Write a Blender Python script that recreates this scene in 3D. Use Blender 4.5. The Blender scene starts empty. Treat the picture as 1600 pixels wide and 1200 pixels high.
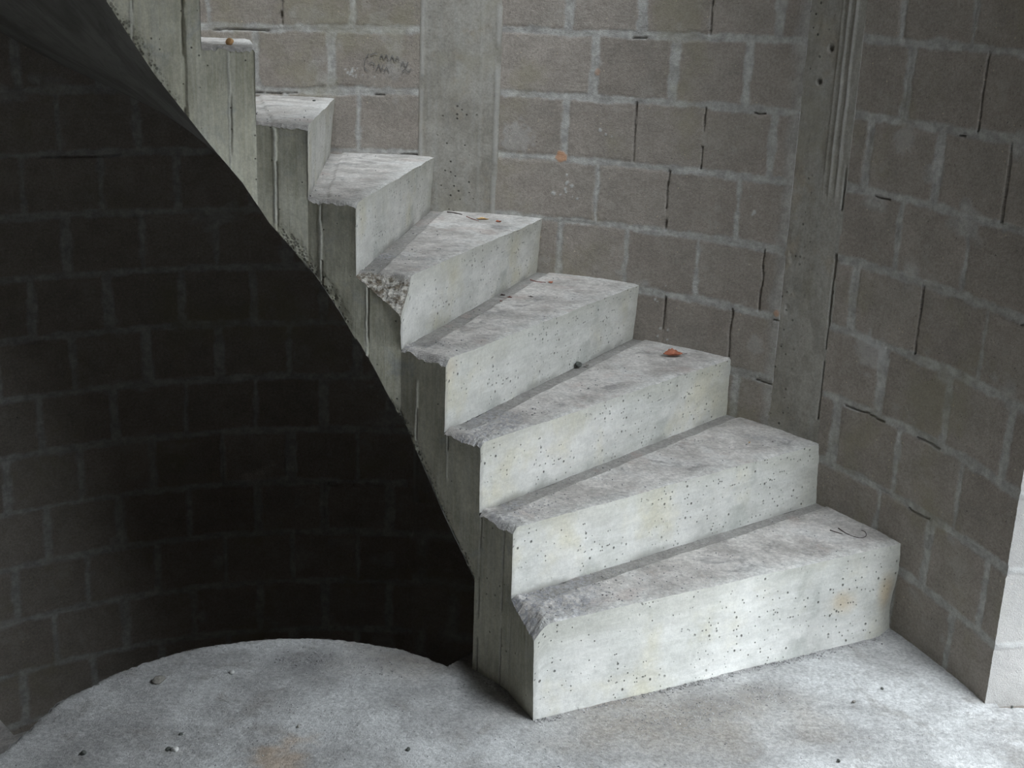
import bpy, bmesh, math, random
import numpy as np
from mathutils import Vector, Matrix

sc = bpy.context.scene
R_ = math.radians
COL = sc.collection

# ------------------------------------------------------------------ camera
F_PX, PITCH, ROLL, HCAM = 1892.87, 0.28207982, 0.03926956, 1.5273027
cam_d = bpy.data.cameras.new('camera')
cam_d.sensor_fit = 'HORIZONTAL'; cam_d.sensor_width = 36.0
cam_d.lens = 36.0 * F_PX / 1600.0
cam_d.clip_start = 0.02; cam_d.clip_end = 100
cam = bpy.data.objects.new('camera', cam_d); COL.objects.link(cam)
fw = Vector((0, math.cos(PITCH), -math.sin(PITCH)))
rt = Vector((1, 0, 0)); up = rt.cross(fw)
r2 = math.cos(ROLL) * rt + math.sin(ROLL) * up
u2 = -math.sin(ROLL) * rt + math.cos(ROLL) * up
M = Matrix((r2, u2, -fw)).transposed().to_4x4()
M.translation = Vector((0, 0, HCAM))
cam.matrix_world = M
sc.camera = cam

# ------------------------------------------------------------------ world, daylight, exposure
SKY = 41.5
w = bpy.data.worlds.new('overcast_sky'); sc.world = w; w.use_nodes = True
bg = w.node_tree.nodes['Background']
bg.inputs['Color'].default_value = (0.86, 0.94, 1.0, 1)
bg.inputs['Strength'].default_value = SKY
sc.view_settings.view_transform = 'Standard'
sc.view_settings.look = 'None'
sc.view_settings.gamma = 1.0
sc.view_settings.exposure = 0.0
sc.view_settings.use_curve_mapping = False
sc.cycles.max_bounces = 8; sc.cycles.diffuse_bounces = 6
sc.cycles.use_denoising = True

# openings of the shell through which the sky lights the stair
XR, XL, YB, YF = 2.30, -2.75, -3.0, 2.66
YARD = (1.32, 2.20, 0.50, 2.10)         # x0, x1, y0, y1 of the unroofed light well beside the stair
YARD_TOP = 3.0
OPEN_R = (1.90, 2.45, 0.0, 0.50)        # y0, y1, z0, z1 of the low opening in the side wall
SKYL = (-.75, .50, 1.80, 2.80)          # rooflight above the stair well
ROOF = 4.475

def portal(name, loc, size, rot):
    l = bpy.data.lights.new(name, 'AREA'); l.shape = 'RECTANGLE'
    l.size, l.size_y = size; l.cycles.is_portal = True
    o = bpy.data.objects.new(name, l); COL.objects.link(o)
    o.location = loc; o.rotation_euler = rot
    return o
y0, y1, z0, z1 = OPEN_R
portal('daylight_opening', (XR + .1, (y0 + y1) / 2, (z0 + z1) / 2), (z1 - z0, y1 - y0), (0, R_(90), 0))
x0, x1, y0, y1 = YARD
portal('daylight_light_well', ((x0 + x1) / 2, (y0 + y1) / 2, YARD_TOP - .02), (x1 - x0, y1 - y0), (0, 0, 0))
x0, x1, y0, y1 = SKYL
portal('daylight_rooflight', ((x0 + x1) / 2, (y0 + y1) / 2, ROOF + .05), (x1 - x0, y1 - y0), (0, 0, 0))

# ------------------------------------------------------------------ measured layout
CX, CY = -0.48008, 2.25428          # axis of the stair
WX, WY, WR = -0.56617, 2.27997, 1.78425   # curved wall
DR = 0.578                          # round landing edge
HR = 0.175                          # riser
H1 = 0.25057                        # bottom riser
VOID0, VOID1 = 52.8, 181.0          # stair well opening in the floor slab (degrees about the axis)
SLAB = 0.17
FLOOR2 = H1 + 15 * HR

# per riser: base inner, top inner, base outer direction point, top outer point
RIS = {
 1: ((.0790, 2.4810), (.0720, 2.4620), (1.056, 2.982), (1.051, 3.012)),
 2: ((.0180, 2.6060), (.0160, 2.6040), (.9060, 3.306), (.8990, 3.318)),
 3: ((-.066, 2.7010), (-.068, 2.6910), (.6690, 3.576), (.6630, 3.572)),
 4: ((-.159, 2.7750), (-.159, 2.7790), (.3780, 3.783), (.3750, 3.756)),
 5: ((-.275, 2.8770), (-.275, 2.8500), (.0590, 3.925), (.0575, 3.882)),
 6: ((-.389, 2.8960), (-.387, 2.8770), (-.287, 4.160), (-.283, 4.078)),
 7: ((-.513, 2.9440), (-.505, 2.9090), (-.637, 4.112), (-.602, 3.913)),
 8: ((-.635, 2.9440), (-.626, 2.9060), (-.9075, 4.123), (-.898, 4.085)),
}
def pol(cx, cy, r, a):
    return (cx + r * math.cos(R_(a)), cy + r * math.sin(R_(a)))
for k in range(9, 18):
    a = 113.0 + (k - 9) * 10.5
    p = pol(CX, CY, .665, a); q = pol(CX, CY, 1.7, a)
    RIS[k] = (p, p, q, q)
def level(k):                        # height of tread k
    return H1 + (k - 1) * HR if k >= 1 else 0.0
def to_wall(p, q, extra=.012):       # where the line p->q meets the curved wall
    dx, dy = q[0] - p[0], q[1] - p[1]; L = math.hypot(dx, dy); dx /= L; dy /= L
    fx, fy = p[0] - WX, p[1] - WY; R = WR + extra
    b = fx * dx + fy * dy; c = fx * fx + fy * fy - R * R
    t = -b + math.sqrt(b * b - c)
    return (p[0] + t * dx, p[1] + t * dy)
RI = {k: (np.array(v[0]), np.array(v[1]), np.array(to_wall(v[0], v[2])), np.array(to_wall(v[1], v[3]))) for k, v in RIS.items()}
SOFA = [47.4, 57.9, 68.4, 80.9, 90.9, 100.5, 105.7, 110.8, 122.1, 131.1, 250.]
SOFZ = [.235, .383, .545, .776, .930, 1.060, 1.158, 1.232, 1.403, 1.562, 1.562 + 118.9 * .01665]
def soffit_z(a): return np.interp(a, SOFA, SOFZ)

# ------------------------------------------------------------------ noise
def _hash(ix, iy, s):
    n = (ix.astype(np.int64) * 374761393 + iy.astype(np.int64) * 668265263 + s * 974634777) & 0x7fffffff
    n = ((n ^ (n >> 13)) * 1274126177) & 0x7fffffff
    n = ((n ^ (n >> 16)) * 2246822519) & 0x7fffffff
    return (n & 0xffff) / 65535.0
def vnoise(x, y, s=0):
    x = np.asarray(x, float); y = np.asarray(y, float)
    x, y = np.broadcast_arrays(x, y)
    ix = np.floor(x); iy = np.floor(y); fx = x - ix; fy = y - iy
    fx = fx * fx * (3 - 2 * fx); fy = fy * fy * (3 - 2 * fy)
    a = _hash(ix, iy, s); b = _hash(ix + 1, iy, s); c = _hash(ix, iy + 1, s); d = _hash(ix + 1, iy + 1, s)
    return (a + (b - a) * fx) * (1 - fy) + (c + (d - c) * fx) * fy     # 0..1
def fbm(x, y, s=0, o=4, g=.5):
    t = 0; a = 1; n = 0
    for i in range(o):
        t = t + a * (vnoise(x * 2 ** i + 17.3 * i, y * 2 ** i - 9.1 * i, s + i) - .5); n += a; a *= g
    return t / n * 2                                                   # about -1..1
def smooth(e0, e1, x):
    t = np.clip((x - e0) / (e1 - e0), 0, 1); return t * t * (3 - 2 * t)

# ------------------------------------------------------------------ mesh helpers
def mesh_object(name, co, faces, mat=None, parent=None, uv=None, attrs=None, smooth_=True):
    me = bpy.data.meshes.new(name)
    co = np.asarray(co, np.float32).reshape(-1, 3); faces = np.asarray(faces, np.int32)
    nf, k = faces.shape
    me.vertices.add(len(co)); me.vertices.foreach_set('co', co.ravel())
    me.loops.add(nf * k); me.loops.foreach_set('vertex_index', faces.ravel())
    me.polygons.add(nf)
    me.polygons.foreach_set('loop_start', np.arange(0, nf * k, k, dtype=np.int32))
    me.polygons.foreach_set('loop_total', np.full(nf, k, np.int32))
    me.update(calc_edges=True)
    if uv is not None:
        l = me.uv_layers.new(name='UVMap')
        l.data.foreach_set('uv', np.asarray(uv, np.float32).reshape(-1, 2)[faces.ravel()].ravel())
    for n_, a in (attrs or {}).items():
        at = me.attributes.new(n_, 'FLOAT', 'POINT'); at.data.foreach_set('value', np.asarray(a, np.float32).ravel())
    if smooth_: me.polygons.foreach_set('use_smooth', np.ones(nf, bool))
    if mat: me.materials.append(mat)
    o = bpy.data.objects.new(name, me); COL.objects.link(o)
    if parent: o.parent = parent
    return o
def gfaces(nv, nu, off=0, flip=False):
    i = np.arange(nv * nu).reshape(nv, nu) + off
    f = np.stack([i[:-1, :-1], i[:-1, 1:], i[1:, 1:], i[1:, :-1]], -1).reshape(-1, 4)
    return f[:, ::-1] if flip else f
def patches(name, plist, mat, parent=None, smooth_=True):
    """plist: list of (P[nv,nu,3], uv[nv,nu,2], flip, attrs)"""
    cs, fs, us, off = [], [], [], 0; at = {}
    for P, uv, flip, attrs in plist:
        nv, nu = P.shape[:2]
        cs.append(P.reshape(-1, 3)); us.append(np.asarray(uv).reshape(-1, 2)); fs.append(gfaces(nv, nu, off, flip)); off += nv * nu
        for k, v in (attrs or {}).items(): at.setdefault(k, []).append(np.asarray(v).ravel())
    return mesh_object(name, np.concatenate(cs), np.concatenate(fs), mat, parent, np.concatenate(us), {k: np.concatenate(v) for k, v in at.items()}, smooth_)
def boxes(name, bl, mat, parent=None):
    cs, fs = [], []
    for x0, x1, y0, y1, z0, z1 in bl:
        o = len(cs)
        cs += [(x0, y0, z0), (x1, y0, z0), (x1, y1, z0), (x0, y1, z0), (x0, y0, z1), (x1, y0, z1), (x1, y1, z1), (x0, y1, z1)]
        fs += [[o + i for i in f] for f in ((0, 3, 2, 1), (4, 5, 6, 7), (0, 1, 5, 4), (1, 2, 6, 5), (2, 3, 7, 6), (3, 0, 4, 7))]
    cs = np.array(cs, float)
    return mesh_object(name, cs, fs, mat, parent, None, None, False)
def structure(o): o['kind'] = 'structure'; return o
def tag(o, label, cat, group=None):
    o['label'] = label; o['category'] = cat
    if group: o['group'] = group
    return o

# ------------------------------------------------------------------ materials
class NT:
    def __init__(self, name, rough=.92):
        m = bpy.data.materials.new(name); m.use_nodes = True
        self.m = m; self.t = m.node_tree; self.n = self.t.nodes; self.l = self.t.links
        self.b = self.n['Principled BSDF']; self.b.inputs['Roughness'].default_value = rough
        self.b.inputs['Specular IOR Level'].default_value = .25
        self.tc = self.n.new('ShaderNodeTexCoord')
    def map(self, src='Object', scale=(1, 1, 1), loc=(0, 0, 0)):
        mp = self.n.new('ShaderNodeMapping'); self.l.new(self.tc.outputs[src], mp.inputs[0])
        mp.inputs['Scale'].default_value = scale; mp.inputs['Location'].default_value = loc
        return mp.outputs[0]
    def noise(self, vec, scale, detail=4, rough=.6, dist=0):
        n = self.n.new('ShaderNodeTexNoise'); self.l.new(vec, n.inputs['Vector'])
        n.inputs['Scale'].default_value = scale; n.inputs['Detail'].default_value = detail
        n.inputs['Roughness'].default_value = rough; n.inputs['Distortion'].default_value = dist
        return n.outputs['Fac']
    def vor(self, vec, scale, feature='F1', out='Distance', rnd=1):
        n = self.n.new('ShaderNodeTexVoronoi'); self.l.new(vec, n.inputs['Vector']); n.feature = feature
        n.inputs['Scale'].default_value = scale; n.inputs['Randomness'].default_value = rnd
        return n.outputs[out]
    def ramp(self, f, a, b, lo=0., hi=1.):
        n = self.n.new('ShaderNodeMapRange'); self.l.new(f, n.inputs[0]); n.interpolation_type = 'SMOOTHSTEP'
        for i, v in zip((1, 2, 3, 4), (a, b, lo, hi)): n.inputs[i].default_value = v
        return n.outputs[0]
    def math(self, op, a, b=None):
        n = self.n.new('ShaderNodeMath'); n.operation = op
        for i, v in enumerate((a, b)):
            if v is None: continue
            if isinstance(v, (int, float)): n.inputs[i].default_value = v
            else: self.l.new(v, n.inputs[i])
        return n.outputs[0]
    def mix(self, fac, a, b, mode='MIX'):
        n = self.n.new('ShaderNodeMix'); n.data_type = 'RGBA'; n.blend_type = mode
        for sock, v in ((n.inputs[0], fac), (n.inputs[6], a), (n.inputs[7], b)):
            if isinstance(v, (int, float)): sock.default_value = v
            elif isinstance(v, tuple): sock.default_value = (*v, 1)
            else: self.l.new(v, sock)
        return n.outputs[2]
    def attr(self, name):
        n = self.n.new('ShaderNodeAttribute'); n.attribute_name = name; return n.outputs['Fac']
    def xyz(self, vec):
        n = self.n.new('ShaderNodeSeparateXYZ'); self.l.new(vec, n.inputs[0]); return n.outputs
    def blob(self, vec, cx, cy, r, ry=None):        # soft spot in a 2D coordinate
        s = self.xyz(vec); ry = ry or r
        dx = self.math('MULTIPLY', self.math('SUBTRACT', s[0], cx), 1 / r)
        dy = self.math('MULTIPLY', self.math('SUBTRACT', s[1], cy), 1 / ry)
        d = self.math('SQRT', self.math('ADD', self.math('MULTIPLY', dx, dx), self.math('MULTIPLY', dy, dy)))
        return self.ramp(d, 0.15, 1., 1., 0.)
    def bump(self, h, dist=.002, strength=1, prev=None):
        n = self.n.new('ShaderNodeBump'); self.l.new(h, n.inputs['Height'])
        n.inputs['Distance'].default_value = dist; n.inputs['Strength'].default_value = strength
        if prev is not None: self.l.new(prev, n.inputs['Normal'])
        return n.outputs[0]
    def grain(self, col, vec, scale, amt, lo=.34, hi=.66, detail=5, rough=.8):
        f = self.ramp(self.noise(vec, scale, detail, rough), lo, hi, 1 - amt, 1 + amt * .8)
        c = self.n.new('ShaderNodeCombineXYZ')
        for i in range(3): self.l.new(f, c.inputs[i])
        n = self.n.new('ShaderNodeVectorMath'); n.operation = 'MULTIPLY'
        self.l.new(col, n.inputs[0]); self.l.new(c.outputs[0], n.inputs[1])
        return n.outputs[0]
    def done(self, col, nrm=None):
        if isinstance(col, tuple): self.b.inputs['Base Color'].default_value = (*col, 1)
        else: self.l.new(col, self.b.inputs['Base Color'])
        if nrm is not None: self.l.new(nrm, self.b.inputs['Normal'])
        return self.m

def mat_riser():
    g = NT('cast_concrete_riser'); uv = g.map('UV'); ob = g.map('Object')
    base = g.mix(g.ramp(g.noise(ob, 3.2, 4), .35, .68), (.58, .578, .54), (.74, .725, .69))
    grain = g.noise(g.map('UV', (5, 60, 1)), 1.0, 5, .65, 1.2)
    base = g.mix(g.ramp(grain, .35, .7, 0, .45), base, (.74, .735, .71))
    base = g.mix(g.ramp(g.noise(uv, 7, 5, .6, .8), .54, .72, 0, .55), base, (.40, .415, .385))
    yl = g.ramp(g.noise(g.map('Object', loc=(3, 1, 2)), 4.2, 4), .48, .70, 0, .5)
    base = g.mix(yl, base, (.60, .55, .38))
    pale = g.ramp(g.noise(ob, 45, 4, .7), .55, .8, 0, .5)
    base = g.mix(pale, base, (.80, .79, .77))
    # band of stain along the top and the outer end of each riser
    top = g.attr('edge')
    base = g.mix(g.math('MULTIPLY', top, .55), base, (.45, .44, .375))
    base = g.mix(g.math('MULTIPLY', g.attr('rust'), .6), base, (.55, .38, .17))
    v = g.vor(uv, 48); vr = g.vor(uv, 48, out='Color')
    pick = g.math('GREATER_THAN', g.xyz(vr)[0], .60)
    clump = g.ramp(g.noise(uv, 5.5, 3), .40, .55)
    pit = g.math('MULTIPLY', g.math('MULTIPLY', g.ramp(v, .09, .19, 1, 0), pick), clump)
    v2 = g.vor(uv, 110); pit2 = g.math('MULTIPLY', g.math('MULTIPLY', g.ramp(v2, .14, .28, 1, 0), g.math('GREATER_THAN', g.xyz(g.vor(uv, 110, out='Color'))[1], .8)), clump)
    pt = g.math('MAXIMUM', pit, pit2)
    base = g.mix(g.math('MULTIPLY', pt, .8), base, (.10, .095, .085))
    base = g.grain(base, ob, 120, .07); base = g.grain(base, g.map('UV', (1, 3.2, 1)), 9, .09)
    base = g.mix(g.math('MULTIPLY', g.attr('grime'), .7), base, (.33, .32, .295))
    h = g.math('SUBTRACT', g.math('ADD', g.math('MULTIPLY', grain, .35), g.math('MULTIPLY', g.noise(ob, 130, 4, .7), .35)), g.math('MULTIPLY', pt, 1.6))
    return g.done(base, g.bump(h, .003, .9))

def mat_tread():
    g = NT('dusty_trowelled_tread'); ob = g.map('Object')
    base = g.mix(g.ramp(g.noise(ob, 9, 5, .65), .36, .62), (.43, .40, .375), (.63, .595, .565))
    base = g.mix(g.ramp(g.noise(g.map('Object', loc=(5, 2, 1)), 5, 4, .6, .6), .50, .64, 0, .75), base, (.64, .62, .60))
    base = g.mix(g.ramp(g.noise(g.map('Object', loc=(1, 7, 1)), 6.5, 5, .7, .5), .56, .66, 0, .8), base, (.30, .285, .275))
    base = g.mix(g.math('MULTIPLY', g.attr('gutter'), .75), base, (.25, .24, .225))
    base = g.mix(g.math('MULTIPLY', g.attr('rough'), g.ramp(g.noise(ob, 70, 4, .7), .4, .6)), base, (.36, .355, .37))
    gr = g.noise(ob, 220, 3, .7)
    base = g.mix(g.ramp(gr, .6, .75, 0, .6), base, (.22, .21, .2))
    base = g.mix(g.ramp(gr, .3, .4, .45, 0), base, (.74, .73, .72))
    base = g.mix(g.math('MULTIPLY', g.attr('lip'), g.ramp(g.noise(ob, 34, 4, .7), .36, .56, .15, .8)), base, (.66, .645, .62))
    base = g.grain(base, ob, 110, .22); base = g.grain(base, ob, 45, .14)
    base = g.mix(g.attr('broken'), base, g.grain(g.mix(g.ramp(g.noise(ob, 60, 4, .7), .4, .6), (.20, .165, .125), (.58, .55, .50)), ob, 130, .5))
    red = g.ramp(g.noise(g.map('Object', loc=(9, 3, 4)), 7, 4), .56, .70, 0, .3)
    base = g.mix(red, base, (.42, .30, .26))
    h = g.math('ADD', g.math('MULTIPLY', g.noise(ob, 42, 5, .7), .6), g.math('MULTIPLY', g.noise(ob, 260, 3, .7), .5))
    return g.done(base, g.bump(h, .008, .9))

def mat_stringer():
    g = NT('board_marked_concrete'); uv = g.map('UV'); ob = g.map('Object')
    base = g.mix(g.ramp(g.noise(ob, 3.5, 4), .36, .66), (.38, .365, .28), (.60, .58, .47))
    gr = g.noise(g.map('UV', (95, 4, 1)), 1, 5, .6, .6)
    base = g.mix(g.ramp(gr, .35, .7, 0, .5), base, (.60, .595, .53))
    base = g.mix(g.ramp(g.noise(uv, 9, 5, .65, .4), .56, .7, 0, .6), base, (.40, .41, .40))
    base = g.mix(g.ramp(g.noise(g.map('UV', (1, 1, 1), (4, 4, 4)), 5, 4), .58, .72, 0, .5), base, (.50, .46, .31))
    base = g.mix(g.math('MULTIPLY', g.attr('seam'), .55), base, (.64, .63, .58))
    v = g.vor(uv, 60); pk = g.math('GREATER_THAN', g.xyz(g.vor(uv, 60, out='Color'))[0], .8)
    pit = g.math('MULTIPLY', g.ramp(v, .08, .17, 1, 0), pk)
    hc = g.math('MULTIPLY', g.attr('comb'), g.ramp(g.vor(uv, 130), .25, .55, 1, 0))
    pt = g.math('MAXIMUM', pit, hc)
    base = g.mix(g.math('MULTIPLY', pt, .65), base, (.09, .085, .07))
    base = g.grain(base, ob, 120, .12); base = g.grain(base, g.map('UV', (3, 1, 1)), 10, .14)
    base = g.mix(g.math('MULTIPLY', g.attr('groove'), .75), base, (.10, .08, .06))
    h = g.math('SUBTRACT', g.math('ADD', g.math('MULTIPLY', gr, .5), g.math('MULTIPLY', g.noise(ob, 150, 4, .7), .3)), g.math('MULTIPLY', pt, 1.8))
    return g.done(base, g.bump(h, .0025, .9))

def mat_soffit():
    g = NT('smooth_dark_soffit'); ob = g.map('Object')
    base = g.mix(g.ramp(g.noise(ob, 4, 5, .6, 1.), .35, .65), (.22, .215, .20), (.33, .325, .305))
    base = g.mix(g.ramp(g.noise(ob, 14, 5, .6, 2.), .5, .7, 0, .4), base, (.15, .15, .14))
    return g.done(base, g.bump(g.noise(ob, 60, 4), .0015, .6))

def mat_block(name='block_wall', tone=1.):
    g = NT(name); uv = g.map('UV')
    t = g.attr('tone')
    c1 = g.mix(t, (.245 * tone, .214 * tone, .186 * tone), (.325 * tone, .288 * tone, .255 * tone))
    c1 = g.mix(g.ramp(g.noise(uv, 6, 4), .4, .65, 0, .5), c1, (.275 * tone, .25 * tone, .22 * tone))
    fine = g.noise(uv, 170, 4, .75)
    c1 = g.mix(g.ramp(fine, .55, .72, 0, .6), c1, (.11, .10, .085))
    c1 = g.mix(g.ramp(fine, .28, .42, .5, 0), c1, (.36, .34, .30))
    v = g.vor(uv, 75); pk = g.xyz(g.vor(uv, 75, out='Color'))
    c1 = g.mix(g.math('MULTIPLY', g.ramp(v, .1, .22, 1, 0), g.math('GREATER_THAN', pk[0], .93)), c1, (.46, .39, .30))
    holes = g.math('MULTIPLY', g.ramp(g.noise(uv, 115, 3, .6), .335, .29, 0, 1), g.ramp(g.noise(uv, 9, 2), .4, .6, .3, 1.))
    c1 = g.mix(g.math('MULTIPLY', holes, .8), c1, (.06, .055, .05))
    c1 = g.grain(c1, uv, 120, .16, .36, .64); c1 = g.grain(c1, uv, 13, .12)
    m = g.mix(g.ramp(g.noise(uv, 22, 4), .35, .65), (.30, .29, .275), (.42, .41, .39))
    m = g.grain(m, uv, 60, .18)
    c = g.mix(g.attr('mortar'), c1, m)
    c = g.mix(g.ramp(g.noise(g.map('Object', loc=(3, 8, 1)), 3.6, 5, .65), .52, .70, 0, .45), c, (.245, .225, .15))
    c = g.mix(g.ramp(g.noise(g.map('Object', loc=(7, 8, 5)), 8, 5, .7), .56, .70, 0, .45), c, (.36, .335, .30))
    c = g.mix(g.math('MULTIPLY', g.attr('pale'), .7), c, (.50, .50, .495))
    c = g.mix(g.math('MULTIPLY', g.attr('clay'), .8), c, (.50, .26, .14))
    h = g.math('SUBTRACT', g.math('ADD', g.math('MULTIPLY', g.noise(uv, 240, 3, .75), .55), g.math('MULTIPLY', g.noise(uv, 60, 4, .7), .4)), g.math('MULTIPLY', holes, 1.2))
    return g.done(c, g.bump(h, .005, .7))

def mat_column():
    g = NT('cast_column_concrete'); uv = g.map('UV'); ob = g.map('Object')
    c = g.mix(g.ramp(g.noise(ob, 5, 5, .6), .36, .64), (.245, .228, .198), (.305, .288, .258))
    c = g.mix(g.ramp(g.noise(g.map('UV', (40, 3, 1)), 1, 4), .45, .7, 0, .4), c, (.32, .315, .295))
    c = g.mix(g.ramp(g.noise(g.map('Object', loc=(2, 2, 5)), 7, 4), .56, .7, 0, .4), c, (.28, .22, .15))
    c = g.grain(c, ob, 130, .16); c = g.grain(c, ob, 20, .10)
    c = g.mix(g.ramp(g.noise(g.map('Object', loc=(1, 8, 3)), 6, 5, .65), .5, .68, 0, .4), c, (.27, .25, .19))
    c = g.mix(g.math('MULTIPLY', g.attr('ridge'), .45), c, (.40, .39, .37))
    cl = g.attr('pitzone')
    v = g.vor(uv, 62); pk = g.xyz(g.vor(uv, 62, out='Color'))[0]
    pt = g.math('MULTIPLY', g.math('MULTIPLY', g.ramp(v, .13, .26, 1, 0), g.math('GREATER_THAN', pk, .62)), cl)
    c = g.mix(g.math('MULTIPLY', pt, .85), c, (.05, .045, .04))
    h = g.math('SUBTRACT', g.math('MULTIPLY', g.noise(ob, 90, 5, .7), .6), g.math('MULTIPLY', pt, 1.5))
    return g.done(c, g.bump(h, .003, .8))

def mat_floor():
    g = NT('rough_slab_floor'); ob = g.map('Object')
    c = g.mix(g.ramp(g.noise(ob, 4, 5, .62), .36, .64), (.40, .392, .385), (.62, .615, .61))
    c = g.mix(g.ramp(g.noise(g.map('Object', loc=(4, 4, 0)), 7, 5, .65, .5), .53, .66, 0, .6), c, (.33, .31, .29))
    c = g.mix(g.math('MULTIPLY', g.attr('gravel'), g.ramp(g.noise(ob, 120, 3, .7), .42, .58)), c, (.24, .235, .235))
    fine = g.noise(ob, 240, 3, .72)
    c = g.mix(g.ramp(fine, .58, .74, 0, .55), c, (.2, .195, .19))
    c = g.mix(g.ramp(fine, .28, .42, .5, 0), c, (.74, .74, .74))
    c = g.mix(g.math('MULTIPLY', g.attr('rust'), .6), c, (.52, .36, .22))
    c = g.mix(g.math('MULTIPLY', g.attr('dust'), g.ramp(g.noise(ob, 16, 5, .7), .3, .6, .35, .8)), c, (.36, .325, .285))
    c = g.grain(c, ob, 120, .24); c = g.grain(c, ob, 50, .16)
    v = g.vor(ob, 62); pk = g.xyz(g.vor(ob, 62, out='Color'))[0]
    spot = g.math('MULTIPLY', g.ramp(v, .08, .2, 1, 0), g.math('GREATER_THAN', pk, .84))
    c = g.mix(g.math('MULTIPLY', spot, .7), c, (.16, .15, .14))
    h = g.math('ADD', g.math('MULTIPLY', g.noise(ob, 60, 5, .7), .5), g.math('MULTIPLY', g.noise(ob, 260, 3, .7), .5))
    return g.done(c, g.bump(h, .008, .9))

def mat_plain(name, col, var=.2, scale=30, rough=.9):
    g = NT(name, rough); ob = g.map('Object')
    d = tuple(x * (1 - var) for x in col); l = tuple(min(1, x * (1 + var)) for x in col)
    return g.done(g.mix(g.ramp(g.noise(ob, scale, 4), .35, .65), d, l), g.bump(g.noise(ob, scale * 4, 3), .002, .5))

M_RISER, M_TREAD, M_STRING, M_SOFFIT = mat_riser(), mat_tread(), mat_stringer(), mat_soffit()
M_BLOCK, M_COLUMN, M_FLOOR = mat_block(), mat_column(), mat_floor()
M_SHELL = mat_plain('bare_concrete_shell', (.13, .124, .118), .12, 5)
M_SHELL_L = mat_plain('pale_concrete_shell', (.26, .25, .235), .15, 6)
M_GROUND = mat_plain('pale_gravel_yard', (.30, .29, .27), .2, 8)

# ------------------------------------------------------------------ curved block wall
ROW = .1945
JOINTS = {   # observed upright joints by course: arc length along the wall
 'mid': {8: [2.084, 1.843, 1.614, 1.386], 7: [1.991, 1.723, 1.477], 6: [2.080, 1.843, 1.609, 1.373], 5: [1.961, 1.716, 1.468],
         4: [2.081, 1.846, 1.594, 1.364], 3: [1.979, 1.697, 1.457], 2: [2.08, 1.84, 1.60, 1.42]},
 'right': {8: [.985, .750, .515], 7: [.942, .690, .445], 6: [1.045, .806, .570], 5: [.909, .669, .43], 4: [1.04, .802, .570],
           3: [.905, .664, .43], 2: [1.05, .815, .576], 1: [.86, .66, .43], 0: [1.03, .77, .53], -1: [.90, .66, .43]},
}
OPENJ = {('mid', 8, 1.614), ('mid', 6, 1.843), ('mid', 5, 1.716), ('mid', 4, 1.364), ('mid', 3, 1.697), ('mid', 3, 1.457), ('mid', 6, 1.609),
         ('right', 4, .802), ('left', 8, 3.012), ('left', 6, 3.7), ('right', 7, .69), ('right', 6, .57)}
def joints(seg, i):
    if seg in JOINTS and i in JOINTS[seg]: return JOINTS[seg][i]
    ph = 2.776 if i % 2 == 0 else 2.894
    if seg == 'left' and i == 7: return [2.863, 3.105, 3.345, 3.59, 3.83, 4.06, 4.3, 4.54, 4.78, 5.02, 5.26, 5.5, 5.74, 5.98]
    if seg == 'left' and i == 8: return [2.795, 3.019, 3.25, 3.49, 3.72, 3.96, 4.2, 4.44, 4.68, 4.92, 5.16, 5.4, 5.64, 5.88, 6.1]
    return [ph + .236 * n for n in range(-14, 20)]
def course_shift(seg, s):
    if seg == 'left': return -.012 - .030 * np.clip((s - 2.6) / 1.3, 0, 1.2)
    if seg == 'right': return .012 - .022 * np.clip((1.1 - s) / .55, 0, 1.5)
    return np.zeros_like(s)
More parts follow.
